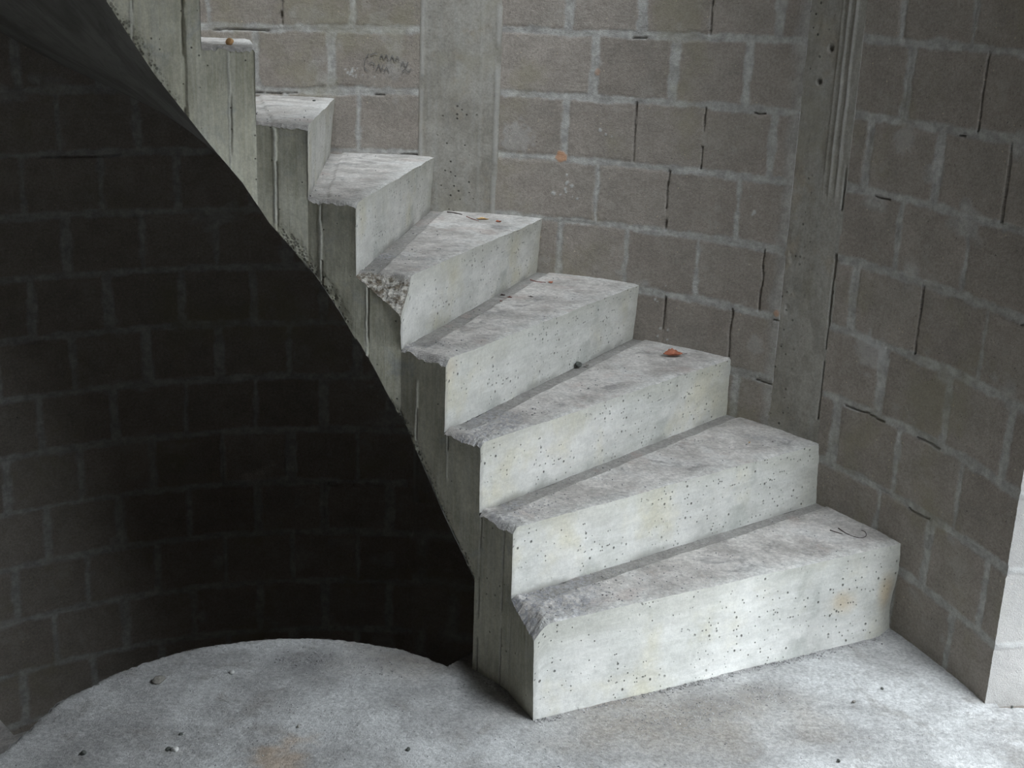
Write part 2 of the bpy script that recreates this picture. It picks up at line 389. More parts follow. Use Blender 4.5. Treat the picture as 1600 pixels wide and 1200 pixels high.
def wall_patch(seg, ss, zz, seed, edge_smear=()):
    S, Z = np.meshgrid(ss, zz)
    sx = S + .005 * fbm(S * 22, Z * 22, seed) ; zx = Z + .005 * fbm(S * 18 + 50, Z * 18, seed + 9)
    rel = (zx + .02 - course_shift(seg, S)) / ROW
    row = np.floor(rel).astype(int); fr = (rel - row) * ROW
    dh = np.minimum(fr, ROW - fr)
    jr = np.where(fr < ROW / 2, row, row + 1)                       # which bed joint is nearest
    wh = .0065 + .0065 * vnoise(S * 6, jr * 3.7, seed + 3)
    dv = np.full(S.shape, 9.); wv = np.full(S.shape, .008); op = np.zeros(S.shape, bool); bid = np.zeros(S.shape)
    for i in range(row.min(), row.max() + 1):
        mk = row == i
        if not mk.any(): continue
        for n, j in enumerate(sorted(joints(seg, i))):
            d = np.abs(sx[mk] - j); cur = dv[mk]; t = d < cur
            cur[t] = d[t]; dv[mk] = cur
            wide = .0045 + .013 * float(_hash(np.array(i * 7 + seed), np.array(n), 5))
            o_ = any(a == seg and b == i and abs(c - j) < .015 for a, b, c in OPENJ)
            ww = wv[mk]; ww[t] = .0035 if o_ else wide; wv[mk] = ww
            oo = op[mk]; oo[t] = o_; op[mk] = oo
            bb = bid[mk]; bb[sx[mk] > j] = n + 1; bid[mk] = bb
    smear = .010 * fbm(S * 16, Z * 16, seed + 20, 5, .7)
    mh = smooth(.006, -.003, dh - wh - smear); mv = smooth(.006, -.003, dv - wv - np.maximum(smear, -.004))
    mortar = np.maximum(mh, np.where(op, 0, mv))
    # mortar dragged over block faces
    drag = smooth(.42, .62, fbm(S * 7 + 3, Z * 9, seed + 31, 3)) * smooth(.06, .02, np.minimum(dh, dv))
    mortar = np.maximum(mortar, drag * .8)
    h = .0012 * fbm(S * 60, Z * 60, seed + 40, 3, .7) + .0012 * (_hash(row * 1.0, bid, seed + 2) - .5) * 2
    jd = smooth(.006, 0., np.minimum(dh - wh, dv - wv))
    h = h - jd * (.0035 * vnoise(S * 9, Z * 9, seed + 44) - .0006) + drag * .0012
    crack = op * smooth(.0034, .0010, dv + .0012 * fbm(S * 0, Z * 40, seed + 62, 3)) * smooth(.004, .012, dh) * (vnoise(S * 3, Z * 16, seed + 61) > .22)
    h = h - crack * .022
    bedcrack = smooth(.0030, .0008, np.abs(fr - ROW + .009 + .003 * fbm(S * 26, jr * 3.3, seed + 72, 3))) * (fbm(S * 7, jr * 9.1, seed + 71, 2) > .40)
    h = h - bedcrack * .012
    tone = _hash(row * 1.0 + 3, bid, seed + 8) * .75 + .25 * vnoise(S * 5, Z * 5, seed)
    pale = np.zeros(S.shape); clay = np.zeros(S.shape)
    return S, Z, h, dict(mortar=mortar, tone=tone, pale=pale, clay=clay)
def on_wall(S, Z, h):
    a = S / WR; r = WR - h
    return np.stack([WX + r * np.cos(a), WY + r * np.sin(a), Z], -1)
def spot(S, Z, s0, z0, r, seed=3, am=.5):
    d = np.hypot(S - s0, Z - z0) / r + am * fbm(S * 60, Z * 60, seed, 3)
    return smooth(1., .6, d)
def wall_object(name, seg, ss, zz, seed, paint=None, thick=.2, ends=True):
    S, Z, h, at = wall_patch(seg, ss, zz, seed)
    if paint: h = paint(S, Z, h, at)
    P = on_wall(S, Z, h)
    pl = [(P, np.stack([S, Z], -1), True, at)]
    so = np.linspace(ss[0], ss[-1], max(3, int((ss[-1] - ss[0]) / .08)))
    zo = np.array([zz[0], zz[-1]])
    S2, Z2 = np.meshgrid(so, zo)
    z0_ = dict(mortar=np.zeros(S2.shape), tone=np.zeros(S2.shape) + .5, pale=np.zeros(S2.shape), clay=np.zeros(S2.shape))
    pl.append((on_wall(S2, Z2, np.full(S2.shape, -thick)), np.stack([S2, Z2], -1), False, z0_))
    for s_, fl in ((ss[0], True), (ss[-1], False)):                 # end faces (jamb)
        hh = np.linspace(0, 1, 26); col = 0 if s_ == ss[0] else -1
        Hh, Zz = np.meshgrid(hh, zz)
        D = (1 - Hh) * h[:, col][:, None] + Hh * (-thick)
        rel = (Zz + .02 - course_shift(seg, np.full(Zz.shape, s_))) / ROW + .02 * fbm(Hh * 8, Zz * 9, seed)
        fr = (rel - np.floor(rel)); dd = np.minimum(fr, 1 - fr) * ROW
        mo = smooth(.010, .005, dd)
        Sx = np.full(Zz.shape, s_) + (1 if fl else -1) * (-.003 * mo + .0012 * fbm(Hh * 12, Zz * 60, seed)) * (Hh > .01) * (Hh < .99)
        at2 = dict(mortar=mo * .8, tone=_hash(np.floor(rel), rel * 0, seed), pale=np.zeros(Zz.shape) + .75, clay=np.zeros(Zz.shape))
        pl.append((on_wall(Sx, Zz, D), np.stack([Hh * thick + s_, Zz], -1), fl, at2))
    so2, to2 = np.meshgrid(so, np.array([0, -thick]))
    for z_, fl in ((zz[-1], True), (zz[0], False)):
        pl.append((on_wall(so2, np.full(so2.shape, z_), to2), np.stack([so2, to2], -1), fl, {k: np.zeros(so2.shape) for k in z0_}))
    return structure(patches(name, pl, M_BLOCK))
def spaced(a, b, step, fine=()):
    return np.linspace(a, b, max(2, int(round((b - a) / step)) + 1))

S_JAMB, S_STRIP0, S_STRIP1, S_COL0, S_COL1 = .355, 1.105, 1.292, 2.305, 2.575
ZTOP = FLOOR2 - SLAB
def paint_mid(S, Z, h, at):
    at['clay'] = np.maximum(spot(S, Z, 2.09, 1.15, .022, 4), .7 * spot(S, Z, 1.30, .77, .012, 5))
    at['clay'] = np.maximum(at['clay'], .5 * spot(S, Z, 1.98, 1.42, .012, 6))
    p = np.zeros(S.shape); rs = random.Random(4)
    for s0, z0_, n, sp in ((2.06, 1.06, 12, .03), (1.71, .75, 5, .02), (1.70, .62, 4, .02), (1.95, 1.24, 3, .015), (1.42, 1.08, 3, .015)):
        for _ in range(n): p = np.maximum(p, spot(S, Z, s0 + rs.gauss(0, sp), z0_ + rs.gauss(0, sp), rs.uniform(.003, .007), 8))
    p = np.maximum(p, .35 * spot(S, Z, 2.24, 1.20, .06, 9)); p = np.maximum(p, .3 * spot(S, Z, 1.36, .66, .035, 9))
    at['pale'] = p
    # cast concrete smeared over the blocks beside the corner strip
    sm = smooth(1.345, 1.30, S + .03 * fbm(Z * 9, S * 9, 77, 4, .6))
    at['mortar'] = np.maximum(at['mortar'], sm * .7)
    return h + p * .002 + at['clay'] * .002 + sm * .002
def paint_right(S, Z, h, at):
    p = .5 * spot(S, Z, .95, .73, .06, 12) + .35 * spot(S, Z, .93, 1.30, .04, 13)
    at['pale'] = np.minimum(p, 1)
    return h
def paint_left(S, Z, h, at):
    rs = random.Random(9); p = np.zeros(S.shape)
    for _ in range(16): p = np.maximum(p, spot(S, Z, 2.79 + rs.gauss(0, .03), 1.37 + abs(rs.gauss(0, .025)), rs.uniform(.002, .005), 8))
    at['pale'] = p
    at['mortar'] = np.maximum(at['mortar'], .4 * smooth(.25, .5, fbm(S * 9, Z * 9, 5, 3)) * (S < 3.0))
    return h
wall_object('wall_back', 'mid', spaced(S_STRIP1 - .004, S_COL0 + .004, .0036),
            np.concatenate([spaced(.0, .42, .03), spaced(.425, 1.80, .0036), spaced(1.83, ZTOP, .03)]), 11, paint_mid)
wall_object('wall_right', 'right', spaced(S_JAMB, S_STRIP0 + .004, .0036),
            np.concatenate([spaced(-.03, 1.80, .0040), spaced(1.83, ZTOP, .03)]), 23, paint_right)
wall_object('wall_left', 'left', np.concatenate([spaced(S_COL1 - .004, 3.30, .0036), spaced(3.306, 4.25, .007), spaced(4.29, 6.25, .05)]),
            np.concatenate([spaced(-2.9, -.95, .05), spaced(-.93, 1.0, .007), spaced(1.005, 1.80, .0040), spaced(1.83, ZTOP, .03)]), 37, paint_left)
# below the floor the round wall closes under the stair
wall_object('wall_lower', 'mid', spaced(-4.9, S_COL1 + .02, .03), spaced(-2.9, -.012, .03), 53)
# upper storey of the round stair well, under its roof
wall_object('wall_upper', 'up', spaced(-4.9, 6.26, .04), spaced(FLOOR2 - SLAB, ROOF, .04), 67)

# cast columns flush with the blocks
def column(name, s0, s1, zz, fn, ds=.0036):
    ss = spaced(s0, s1, ds); S, Z = np.meshgrid(ss, zz)
    h, at = fn(S, Z)
    pl = [(on_wall(S, Z, h), np.stack([S, Z], -1), True, at)]
    for c, fl in ((0, True), (-1, False)):
        H2 = np.stack([h[:, c], np.full(len(zz), -.2)], 1); S2 = np.full(H2.shape, ss[c]); Z2 = np.stack([zz, zz], 1)
        pl.append((on_wall(S2, Z2, H2), np.stack([S2, Z2], -1), fl, {k: np.zeros(S2.shape) for k in at}))
    S2, Z2 = np.meshgrid(ss, zz[[0, -1]])
    pl.append((on_wall(S2, Z2, np.full(S2.shape, -.2)), np.stack([S2, Z2], -1), False, {k: np.zeros(S2.shape) for k in at}))
    for r_, fl in ((0, False), (-1, True)):
        S2 = np.stack([ss, ss]); H2 = np.stack([h[r_], np.full(len(ss), -.2)]); Z2 = np.full(S2.shape, zz[r_])
        pl.append((on_wall(S2, Z2, H2), np.stack([S2, H2], -1), fl, {k: np.zeros(S2.shape) for k in at}))
    return structure(patches(name, pl, M_COLUMN))
def col_a(S, Z):      # tall smooth column beside the stair
    wob = .004 * fbm(Z * 7, S * 2, 5, 3)
    r1 = smooth(.010, .002, np.abs(S - (S_COL1 - .010) - wob)) * smooth(.1, .5, vnoise(Z * 14, S * 9, 3) + .15)
    r2_ = smooth(.013, .003, np.abs(S - (S_COL0 + .012) + wob)) * smooth(.1, .5, vnoise(Z * 11, S * 9, 4) + .1)
    r3 = .35 * smooth(.008, .002, np.abs(S - (S_COL0 + .065)))
    h = .004 * r1 + .004 * r2_ + .002 * r3 + .0022 * fbm(S * 14, Z * 8, 6, 4) + .0015 * (S > S_COL0 + .06)
    pz = smooth(.09, .02, np.abs(S - 2.44)) * smooth(.25, .6, vnoise(S * 10, Z * 5, 14))
    return h, dict(ridge=np.maximum(r1, np.maximum(r2_, r3)), pitzone=np.clip(pz + .12, 0, 1))
column('column', S_COL0, S_COL1, np.concatenate([spaced(-.1, .85, .05), spaced(.854, 1.8, .0045), spaced(1.83, ZTOP, .04)]), col_a)
def col_b(S, Z):      # rough strip cast in the corner where the courses do not meet
    wob = .004 * fbm(Z * 6, S * 2, 15, 3)
    up_ = smooth(1.10, 1.16, Z)
    r1 = up_ * smooth(.007, .001, np.abs(S - 1.137 - wob)); r2_ = up_ * smooth(.006, .001, np.abs(S - 1.162 - wob)); r3 = up_ * smooth(.005, .001, np.abs(S - 1.182))
    h = .001 + .0035 * r1 + .0035 * r2_ + .0015 * r3 + up_ * .0015 * smooth(1.20, 1.17, S) + .004 * fbm(S * 16, Z * 10, 16, 5, .6)
    gap = smooth(.0045, .001, np.abs(S - 1.112 - .006 * fbm(Z * 12, S * 0, 17, 4, .6))) * smooth(1.22, 1.16, Z) * (vnoise(Z * 13, S * 0, 18) > .28)
    hole = np.maximum(spot(S, Z, 1.112, .968, .009, 19), spot(S, Z, 1.21, 1.52, .01, 21)) + spot(S, Z, 1.235, 1.43, .009, 22)
    h = h - gap * .03 - np.minimum(hole, 1) * .012
    left = smooth(1.24, 1.28, S) * smooth(.2, .5, fbm(S * 20, Z * 14, 24, 4, .6))
    h = h - left * .006
    pz = smooth(1.2, 1.27, S) * .8 + .15
    return h, dict(ridge=np.maximum(r1, r2_) * .8 + .15 * up_, pitzone=pz * smooth(.3, .6, vnoise(S * 8, Z * 8, 25)))
column('column', S_STRIP0, S_STRIP1, np.concatenate([spaced(-.03, .3, .03), spaced(.304, 1.8, .0042), spaced(1.83, ZTOP, .04)]), col_b, .003)

# ------------------------------------------------------------------ floor slab with its round edge
def ragged(a):      # edge radius of the round landing (a in degrees)
    return DR + .0035 * fbm(a * 1.1, a * 0, 90, 3, .6) + .004 * fbm(a * .35, a * 0, 91, 3, .6) + .006 * fbm(a * .09, a * 0, 92, 2) + .004 * (vnoise(a * .12, a * 0, 93) > .6)
def in_void(x, y):
    dx, dy = x - CX, y - CY; r = np.hypot(dx, dy); a = np.degrees(np.arctan2(dy, dx)) % 360
    return (r > DR) & (a > VOID0) & (a < VOID1) & (np.hypot(x - WX, y - WY) < WR + .1)
def ang_of(x, y): return np.degrees(np.arctan2(y - CY, x - CX)) % 360
def floor_height(x, y):
    h = .0035 * fbm(x * 9, y * 9, 101, 5, .6) + .0012 * fbm(x * 70, y * 70, 107, 3, .7)
    a = smooth(.05, .5, -x + .15)
    ph = (.86 * x + .51 * y + .012 * fbm(x * 6, y * 6, 111, 3)) / .0135 * 2 * np.pi
    h = h + a * .0015 * np.sin(ph) * smooth(.15, .5, vnoise(x * 5, y * 5, 113)) * smooth(2.85, 2.7, y)
    return h
def floor_part(x_, y_, name='floor'):
    """triangular-free grid; radial border kept by polar grids"""
def polar_patch(r0f, r1f, a0, a1, nr, na, taper=False):
    A, T = np.meshgrid(np.linspace(a0, a1, na), np.linspace(0, 1, nr))
    r0 = r0f(A); r1 = r1f(A); Rr = r0 + (r1 - r0) * T
    x = CX + Rr * np.cos(np.radians(A)); y = CY + Rr * np.sin(np.radians(A))
    return x, y, A, T
RING = .50
fl = []
def floor_attrs(x, y):
    grav = np.zeros(x.shape)
    for gx, gy, gr, am in ((.50, 2.56, .13, .9), (.64, 2.64, .10, .8), (.36, 2.50, .10, .6), (-.5, 2.72, .13, .8), (-.28, 2.74, .12, .6), (.3, 2.56, .04, .8)):
        grav = np.maximum(grav, am * smooth(1.0, .3, np.hypot(x - gx, (y - gy) * 1.6) / gr + .5 * fbm(x * 12, y * 12, 121, 3)))
    # grit gathered in the corner along the bottom riser
    p, q = RI[1][0], RI[1][2]; d = (q - p) / np.hypot(*(q - p)); dist = (x - p[0]) * d[1] - (y - p[1]) * d[0]
    al = (x - p[0]) * d[0] + (y - p[1]) * d[1]
    grav = np.maximum(grav, smooth(.03, .0, dist + .012 * fbm(x * 30, y * 30, 131, 3)) * (al > -.02) * .9)
    rust = .8 * smooth(1.1, .1, np.hypot((x + .45) / .09, (y - 2.29) / .10) + .9 * fbm(x * 22, y * 22, 141, 4, .6))
    dust = smooth(1.2, .2, np.hypot((x - .42) / .42, (y - 2.52) / .20) + .5 * fbm(x * 8, y * 8, 151, 4, .6))
    dust = np.maximum(dust, .7 * smooth(1.1, .3, np.hypot((x + .2) / .30, (y - 2.75) / .12) + .5 * fbm(x * 8, y * 8, 152, 4, .6)))
    return dict(gravel=grav, rust=rust, dust=dust)
def add_floor(x, y, z=None, flip=False):
    h = floor_height(x, y)
    fl.append((np.stack([x, y, h if z is None else z], -1), np.stack([x, y], -1), flip, floor_attrs(x, y)))
# fine cartesian field; cells in the well are dropped and the rim is snapped to the ragged circle
def cart_floor():
    xs = spaced(-1.30, 1.52, .0058); ys = spaced(1.35, 3.32, .0058)
    X, Y = np.meshgrid(xs, ys)
    A = ang_of(X, Y); Rr = np.hypot(X - CX, Y - CY); rg = ragged(A)
    inwell = (A > VOID0) & (A < VOID1)
    snap = inwell & (Rr > rg - .0045) & (Rr < rg + .0075)
    f = np.where(snap, rg / Rr, 1)
    X2 = CX + (X - CX) * f; Y2 = CY + (Y - CY) * f
    # straight radial rims of the well
    for av, side in ((VOID0, 1), (VOID1, -1)):
        ux, uy = math.cos(R_(av)), math.sin(R_(av))
        d = -(X - CX) * uy + (Y - CY) * ux; al = (X - CX) * ux + (Y - CY) * uy
        s2 = (np.abs(d) < .0046) & (al > DR)
        X2 = np.where(s2, X2 + d * uy, X2); Y2 = np.where(s2, Y2 - d * ux, Y2)
    void = (inwell & (Rr > rg + .0015) & ~snap & ~((np.abs(-(X - CX) * math.sin(R_(VOID0)) + (Y - CY) * math.cos(R_(VOID0))) < .0046)) & ~((np.abs(-(X - CX) * math.sin(R_(VOID1)) + (Y - CY) * math.cos(R_(VOID1))) < .0046)))
    outside = np.hypot(X - WX, Y - WY) > WR + .03
    outside &= Y > 2.62
    keep = ~(void | outside)
    H = floor_height(X2, Y2)
    bx = np.minimum(np.minimum(X - xs[0], xs[-1] - X), np.minimum(Y - ys[0], ys[-1] - Y))
    H = H * smooth(0, .08, bx)
    H -= .004 * smooth(.012, 0, rg - Rr) * inwell
    idx = np.arange(X.size).reshape(X.shape)
    F = np.stack([idx[:-1, :-1], idx[:-1, 1:], idx[1:, 1:], idx[1:, :-1]], -1)
    k = keep[:-1, :-1] & keep[:-1, 1:] & keep[1:, 1:] & keep[1:, :-1]
    F = F[k]
    used = np.unique(F); remap = np.full(X.size, -1); remap[used] = np.arange(len(used))
    P = np.stack([X2, Y2, H], -1).reshape(-1, 3)[used]
    at = {n: v.reshape(-1)[used] for n, v in floor_attrs(X2, Y2).items()}
    return P, remap[F], at, (xs[0], xs[-1], ys[0], ys[-1])
P, F, at, (fx0, fx1, fy0, fy1) = cart_floor()
cs, fs = [P], [F]; off = len(P)
ats = {k: [v] for k, v in at.items()}
def add_raw(Pn, nv, nu, flip=False):
    global off
    cs.append(Pn.reshape(-1, 3)); fs.append(gfaces(nv, nu, off, flip)); off += nv * nu
    for k in ats: ats[k].append(np.zeros(nv * nu))
def flat(x0, x1, y0, y1, z=0.0, flip=False):
    nx, ny = max(2, int((x1 - x0) / .1)), max(2, int((y1 - y0) / .1))
    X, Y = np.meshgrid(np.linspace(x0, x1, nx), np.linspace(y0, y1, ny)); add_raw(np.stack([X, Y, X * 0 + z], -1), ny, nx, flip)
flat(XL, XR + .2, YB - .2, fy0); flat(fx1, XR + .2, fy0, YF + .05)
flat(XL, fx0, fy0, CY - .02)
# edge of the slab around the well, and its underside
aa = np.linspace(VOID0, VOID1, 240); rr = ragged(aa)
ed = []
for z_, dr in ((-.003, .0005), (-.012, .002), (-.03, .003), (-SLAB, .0)):
    ed.append(np.stack([CX + (rr + dr) * np.cos(np.radians(aa)), CY + (rr + dr) * np.sin(np.radians(aa)), np.full(240, z_)], -1))
add_raw(np.array(ed), 4, 240)
for av in (VOID0, VOID1):
    t = np.linspace(DR - .002, 1.80, 20); c_, s_ = math.cos(R_(av)), math.sin(R_(av))
    add_raw(np.array([np.stack([CX + t * c_, CY + t * s_, np.full(20, z_)], -1) for z_ in (0.0, -SLAB)]), 2, 20)
A, T = np.meshgrid(np.linspace(VOID1 - 360, VOID0, 60), np.linspace(0, 1, 8))
add_raw(np.stack([CX + (.02 + 1.84 * T) * np.cos(np.radians(A)), CY + (.02 + 1.84 * T) * np.sin(np.radians(A)), np.full(A.shape, -SLAB)], -1), 8, 60, True)
A, T = np.meshgrid(np.linspace(VOID0, VOID1, 60), np.linspace(0, 1, 4))
add_raw(np.stack([CX + (.02 + (DR - .02) * T) * np.cos(np.radians(A)), CY + (.02 + (DR - .02) * T) * np.sin(np.radians(A)), np.full(A.shape, -SLAB)], -1), 4, 60, True)
PP = np.concatenate(cs)
structure(mesh_object('floor', PP, np.concatenate(fs), M_FLOOR, None, PP[:, :2], {k: np.concatenate(v) for k, v in ats.items()}))

# dark illegible scrawl on one block of the wall
def scrawl():
    pl = []; rs = random.Random(5)
    def px_wall(px, py):
        d = Fv + Rv * (px - 800) / F_PX - Uv * (py - 600) / F_PX
        a = d[0] ** 2 + d[1] ** 2; b = -2 * (d[0] * WX + d[1] * WY); c = WX ** 2 + WY ** 2 - WR ** 2
        t = (-b + math.sqrt(b * b - 4 * a * c)) / 2 / a
        x, y, z = d[0] * t, d[1] * t, HCAM + d[2] * t
        return (math.atan2(y - WY, x - WX)) * WR, z
    strokes = [[(576, 84), (571, 92), (569, 101), (571, 109), (576, 112)], [(577, 100), (581, 97), (585, 100), (584, 106)], [(588, 111), (592, 100), (595, 110), (599, 102)],
               [(594, 92), (596, 84), (600, 93), (604, 85), (607, 94)], [(610, 95), (613, 86), (617, 96), (621, 88), (624, 95)], [(600, 112), (604, 105), (608, 112)],
               [(626, 104), (630, 96), (634, 106), (638, 97)], [(628, 113), (633, 108), (638, 113), (643, 107)], [(578, 86), (585, 83), (590, 85)]]
    for st in strokes:
        q = np.array([px_wall(*p_) for p_ in st]); t = np.linspace(0, len(q) - 1, 4 * len(q))
        s_ = np.interp(t, range(len(q)), q[:, 0]); z_ = np.interp(t, range(len(q)), q[:, 1])
        wd = .0016 * (.6 + .6 * vnoise(t * 2, t * 0, 3)); tx = np.gradient(s_); tz = np.gradient(z_); n = np.hypot(tx, tz)
        off_ = np.stack([-tz / n, tx / n], -1)
        rows = [on_wall(s_ + off_[:, 0] * wd * k_, z_ + off_[:, 1] * wd * k_, np.full(s_.shape, .0032)) for k_ in (-1, 1)]
        pl.append((np.array(rows), np.zeros((2, len(t), 2)), False, None))
    o = patches('scrawled_mark', pl, mat_plain('faded_dark_marker', (.165, .155, .148), .3, 300), bpy.data.objects['wall_left'])
    o['label'] = 'faded dark scrawl on one block'
# ------------------------------------------------------------------ the cast stair
def edge_drop(k, v, broken):      # wear of the inner edge of tread k: v = 0 nosing .. 1 back; returns drop and reach
    s = 300 + k * 13
    d = .003 + .009 * vnoise(v * 5, v * 0 + k, s) + .0045 * vnoise(v * 22, v * 0 + k, s + 1) + .002 * vnoise(v * 60, v * 0 + k, s + 5)
    w_ = .012 + .014 * vnoise(v * 4, v * 0, s + 2)
    if k == 1 : d = d + .020 * smooth(1.0, .35, v); w_ = w_ + .02 * smooth(1., .4, v)
    if k == 2 or k == 4: d = d + .008 * smooth(.75, .3, v)
    if broken: d = .006 + .080 * np.clip(1 - v / .98, 0, 1) + .004 * vnoise(v * 26, v * 0, s + 3); w_ = .030 + .022 * smooth(0, .5, 1 - v) + .01 * vnoise(v * 9, v * 0, s + 4)
    return d, w_
def nosing(k, u, broken, base=False):
    """top edge line of riser k, u = 0 inner .. 1 outer"""
    p, q = RI[k][1], RI[k][3]; L = np.hypot(*(q - p)); z = level(k)
    d, w_ = edge_drop(k, np.zeros_like(u), broken)
    dz = d * np.clip(1 - u * L / w_, 0, 1) ** (.8 if broken else 1.5)
    dz = dz + .0022 * vnoise(u * 60, u * 0 + k, 401) ** 2 + .0035 * vnoise(u * 9, u * 0 + k, 402) ** 2
    x = p[0] + (q[0] - p[0]) * u; y = p[1] + (q[1] - p[1]) * u
    return np.stack([x, y, z - dz], -1), L
def base_line(k, u):
    p, q = RI[k][0], RI[k][2]
    return np.stack([p[0] + (q[0] - p[0]) * u, p[1] + (q[1] - p[1]) * u, np.full(u.shape, level(k - 1) - (.02 if k == 1 else .006))], -1)

def build_stair(root, kmax, fine_to=8, broken_step=5):
    stringer = []; soffit = []
    for k in range(1, kmax + 1):
        br = k == broken_step; fine = k <= fine_to
        su = .0042 if fine else .03
        L = np.hypot(*(RI[k][3] - RI[k][1]))
        nu = max(8, int(L / su)); u = np.concatenate([np.linspace(0, .1, max(4, int(nu * .16))), np.linspace(.1, 1, nu)[1:]])
        if not fine: u = np.linspace(0, 1, nu)
        # riser
        top, L = nosing(k, u, br); bot = base_line(k, u)
        nv = 36 if fine else 5; v = np.linspace(0, 1, nv)
        P = bot[None] + (top - bot)[None] * v[:, None, None]
        U, V = np.meshgrid(u * L, v * (level(k) - level(k - 1)))
        d = RI[k][2] - RI[k][0]; d = d / np.hypot(*d); nrm = np.array([d[1], -d[0], 0])
        msk = np.minimum(smooth(0, .1, v), smooth(0, .06, 1 - v))[:, None]
        disp = (.0022 * fbm(U * 9, V * 14, 500 + k, 4) + .0008 * fbm(U * 60, V * 60, 520 + k, 3)) * np.minimum(msk * 1.0, 1)
        if k == 1:   # lumpy foot of the bottom riser, outer end bends round to the wall
            disp = disp + (.008 * smooth(.06, .0, V) * vnoise(U * 16, V * 22, 77)) * (V < .12)
            disp = disp - .030 * smooth(L - .12, L, U) ** 2 * smooth(.85, .2, V / V.max())
        if fine: P = P + nrm * disp[..., None]
        edge = smooth(.62, 1.0, V / V.max() + .25 * fbm(U * 5, V * 8, 530 + k, 3)) * .8
        edge = np.maximum(edge, smooth(L - .16, L - .02, U + .03 * fbm(U * 8, V * 12, 533, 3)) * .9)
        rust = np.zeros(U.shape)
        if k == 1: rust = np.maximum(smooth(1, .1, np.hypot((U - .93) / .07, (V - .135) / .045) + .3 * fbm(U * 20, V * 20, 1, 3)) * .75, smooth(1, .1, np.hypot((U - L + .05) / .05, (V - .13) / .07)) * .8)
        if k == 4: rust = smooth(1, .2, np.hypot((U) / .08, (V - .15) / .05)) * .35
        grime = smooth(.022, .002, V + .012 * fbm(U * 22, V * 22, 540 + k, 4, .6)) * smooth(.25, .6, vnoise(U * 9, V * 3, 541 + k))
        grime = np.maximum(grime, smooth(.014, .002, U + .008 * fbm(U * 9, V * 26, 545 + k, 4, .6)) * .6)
        o = patches('riser', [(P, np.stack([U, V], -1), False, dict(edge=edge, rust=rust, grime=grime))], M_RISER, root)
        if k == 1: o['label'] = 'tall pale bottom riser'
        if k == kmax: break
        # tread
        nb = RI[k + 1]
        back = base_line(k + 1, u); back[:, 2] = level(k)
        nv = 72 if k <= 12 else 5; v = np.linspace(0, 1, nv)
        P = top[None] + (back - top)[None] * v[:, None, None]
        Lb = np.hypot(*(nb[2] - nb[0])); LL = L + (Lb - L) * v[:, None]
        U = u[None] * LL; W = np.hypot(*(P[-1, -1] - P[0, -1])[:2]) * (.35 + .65 * u[None]) * v[:, None]
        P[..., 2] = level(k)
        V = np.broadcast_to(v[:, None], U.shape)
        d_, w_ = edge_drop(k, v, br)
        shape_ = np.clip(1 - U / w_[:, None], 0, 1) ** (.8 if br else 1.5)
        P[..., 2] -= d_[:, None] * shape_
        # front row follows the nosing exactly
        dz_n = level(k) - top[:, 2] - edge_drop(k, np.zeros(1), br)[0][0] * np.clip(1 - u * L / edge_drop(k, np.zeros(1), br)[1][0], 0, 1) ** (.8 if br else 1.5)
        P[..., 2] -= dz_n[None] * smooth(.05, 0, V)
        X, Y = P[..., 0], P[..., 1]
        md = smooth(0, .05, V) * smooth(0, .015, U)
        rough = smooth(.28, .62, fbm(X * 6, Y * 6, 600 + k, 3) * .6 + .5 * smooth(.55, 0., u)[None] * (1.1 if k in (1, 3, 4, 5) else .5))
        n1 = .003 * fbm(X * 11, Y * 11, 610, 4) + (.0012 + .0045 * rough) * fbm(X * 55, Y * 55, 620, 4, .65) + (.0006 + .0030 * rough) * np.maximum(fbm(X * 120, Y * 120, 625, 3, .7), -.1)
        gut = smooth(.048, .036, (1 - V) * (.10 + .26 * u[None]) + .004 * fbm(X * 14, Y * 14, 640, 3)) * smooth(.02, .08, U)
        P[..., 2] += (n1 - .0055 * gut) * md * (1 if fine else 0)
        if br: P[..., 2] += .012 * fbm(X * 45, Y * 45, 650, 4, .7) * (shape_ > 0) * np.minimum(shape_ * 6, 1) * smooth(0, .006, U)
        pt = 'tread'
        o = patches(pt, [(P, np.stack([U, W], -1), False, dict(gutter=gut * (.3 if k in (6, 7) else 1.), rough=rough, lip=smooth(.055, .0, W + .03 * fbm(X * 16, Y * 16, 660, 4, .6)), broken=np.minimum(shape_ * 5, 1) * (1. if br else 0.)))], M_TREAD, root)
        if br: o['label'] = 'tread with its inner corner broken off'
        # side face below the inner edge of this tread
        te = P[:, 0, :]
        zb_ = 0.0 if k <= 2 else None
        a_ = ang_of(te[:, 0], te[:, 1])
        zlow = np.full(nv, -.02) if k <= 2 else soffit_z(a_)
        if k == 3 or k > 2: zlow = np.where(a_ < 47.4, -.02, zlow)
        nt = 130 if k <= 12 else 12
        t = np.linspace(0, 1, nt)[:, None]
        Zc = zlow[None] + (te[:, 2] - zlow)[None] * t
        h_ = level(k) - level(k - 1)
        b0, b1, t0 = RI[k][0], nb[0], RI[k][1]
        lean = np.clip((Zc - level(k - 1)) / h_, 0, 1)
        sv = v[None]
        Xs = b0[0] + (b1[0] - b0[0]) * sv + (t0 - b0)[0] * (1 - sv) * lean
        Ys = b0[1] + (b1[1] - b0[1]) * sv + (t0 - b0)[1] * (1 - sv) * lean
        aa_ = ang_of(Xs, Ys); S_ = R_(1) * aa_ * .63
        seam = np.zeros(Xs.shape); off_ = np.zeros(Xs.shape); groove = np.zeros(Xs.shape)
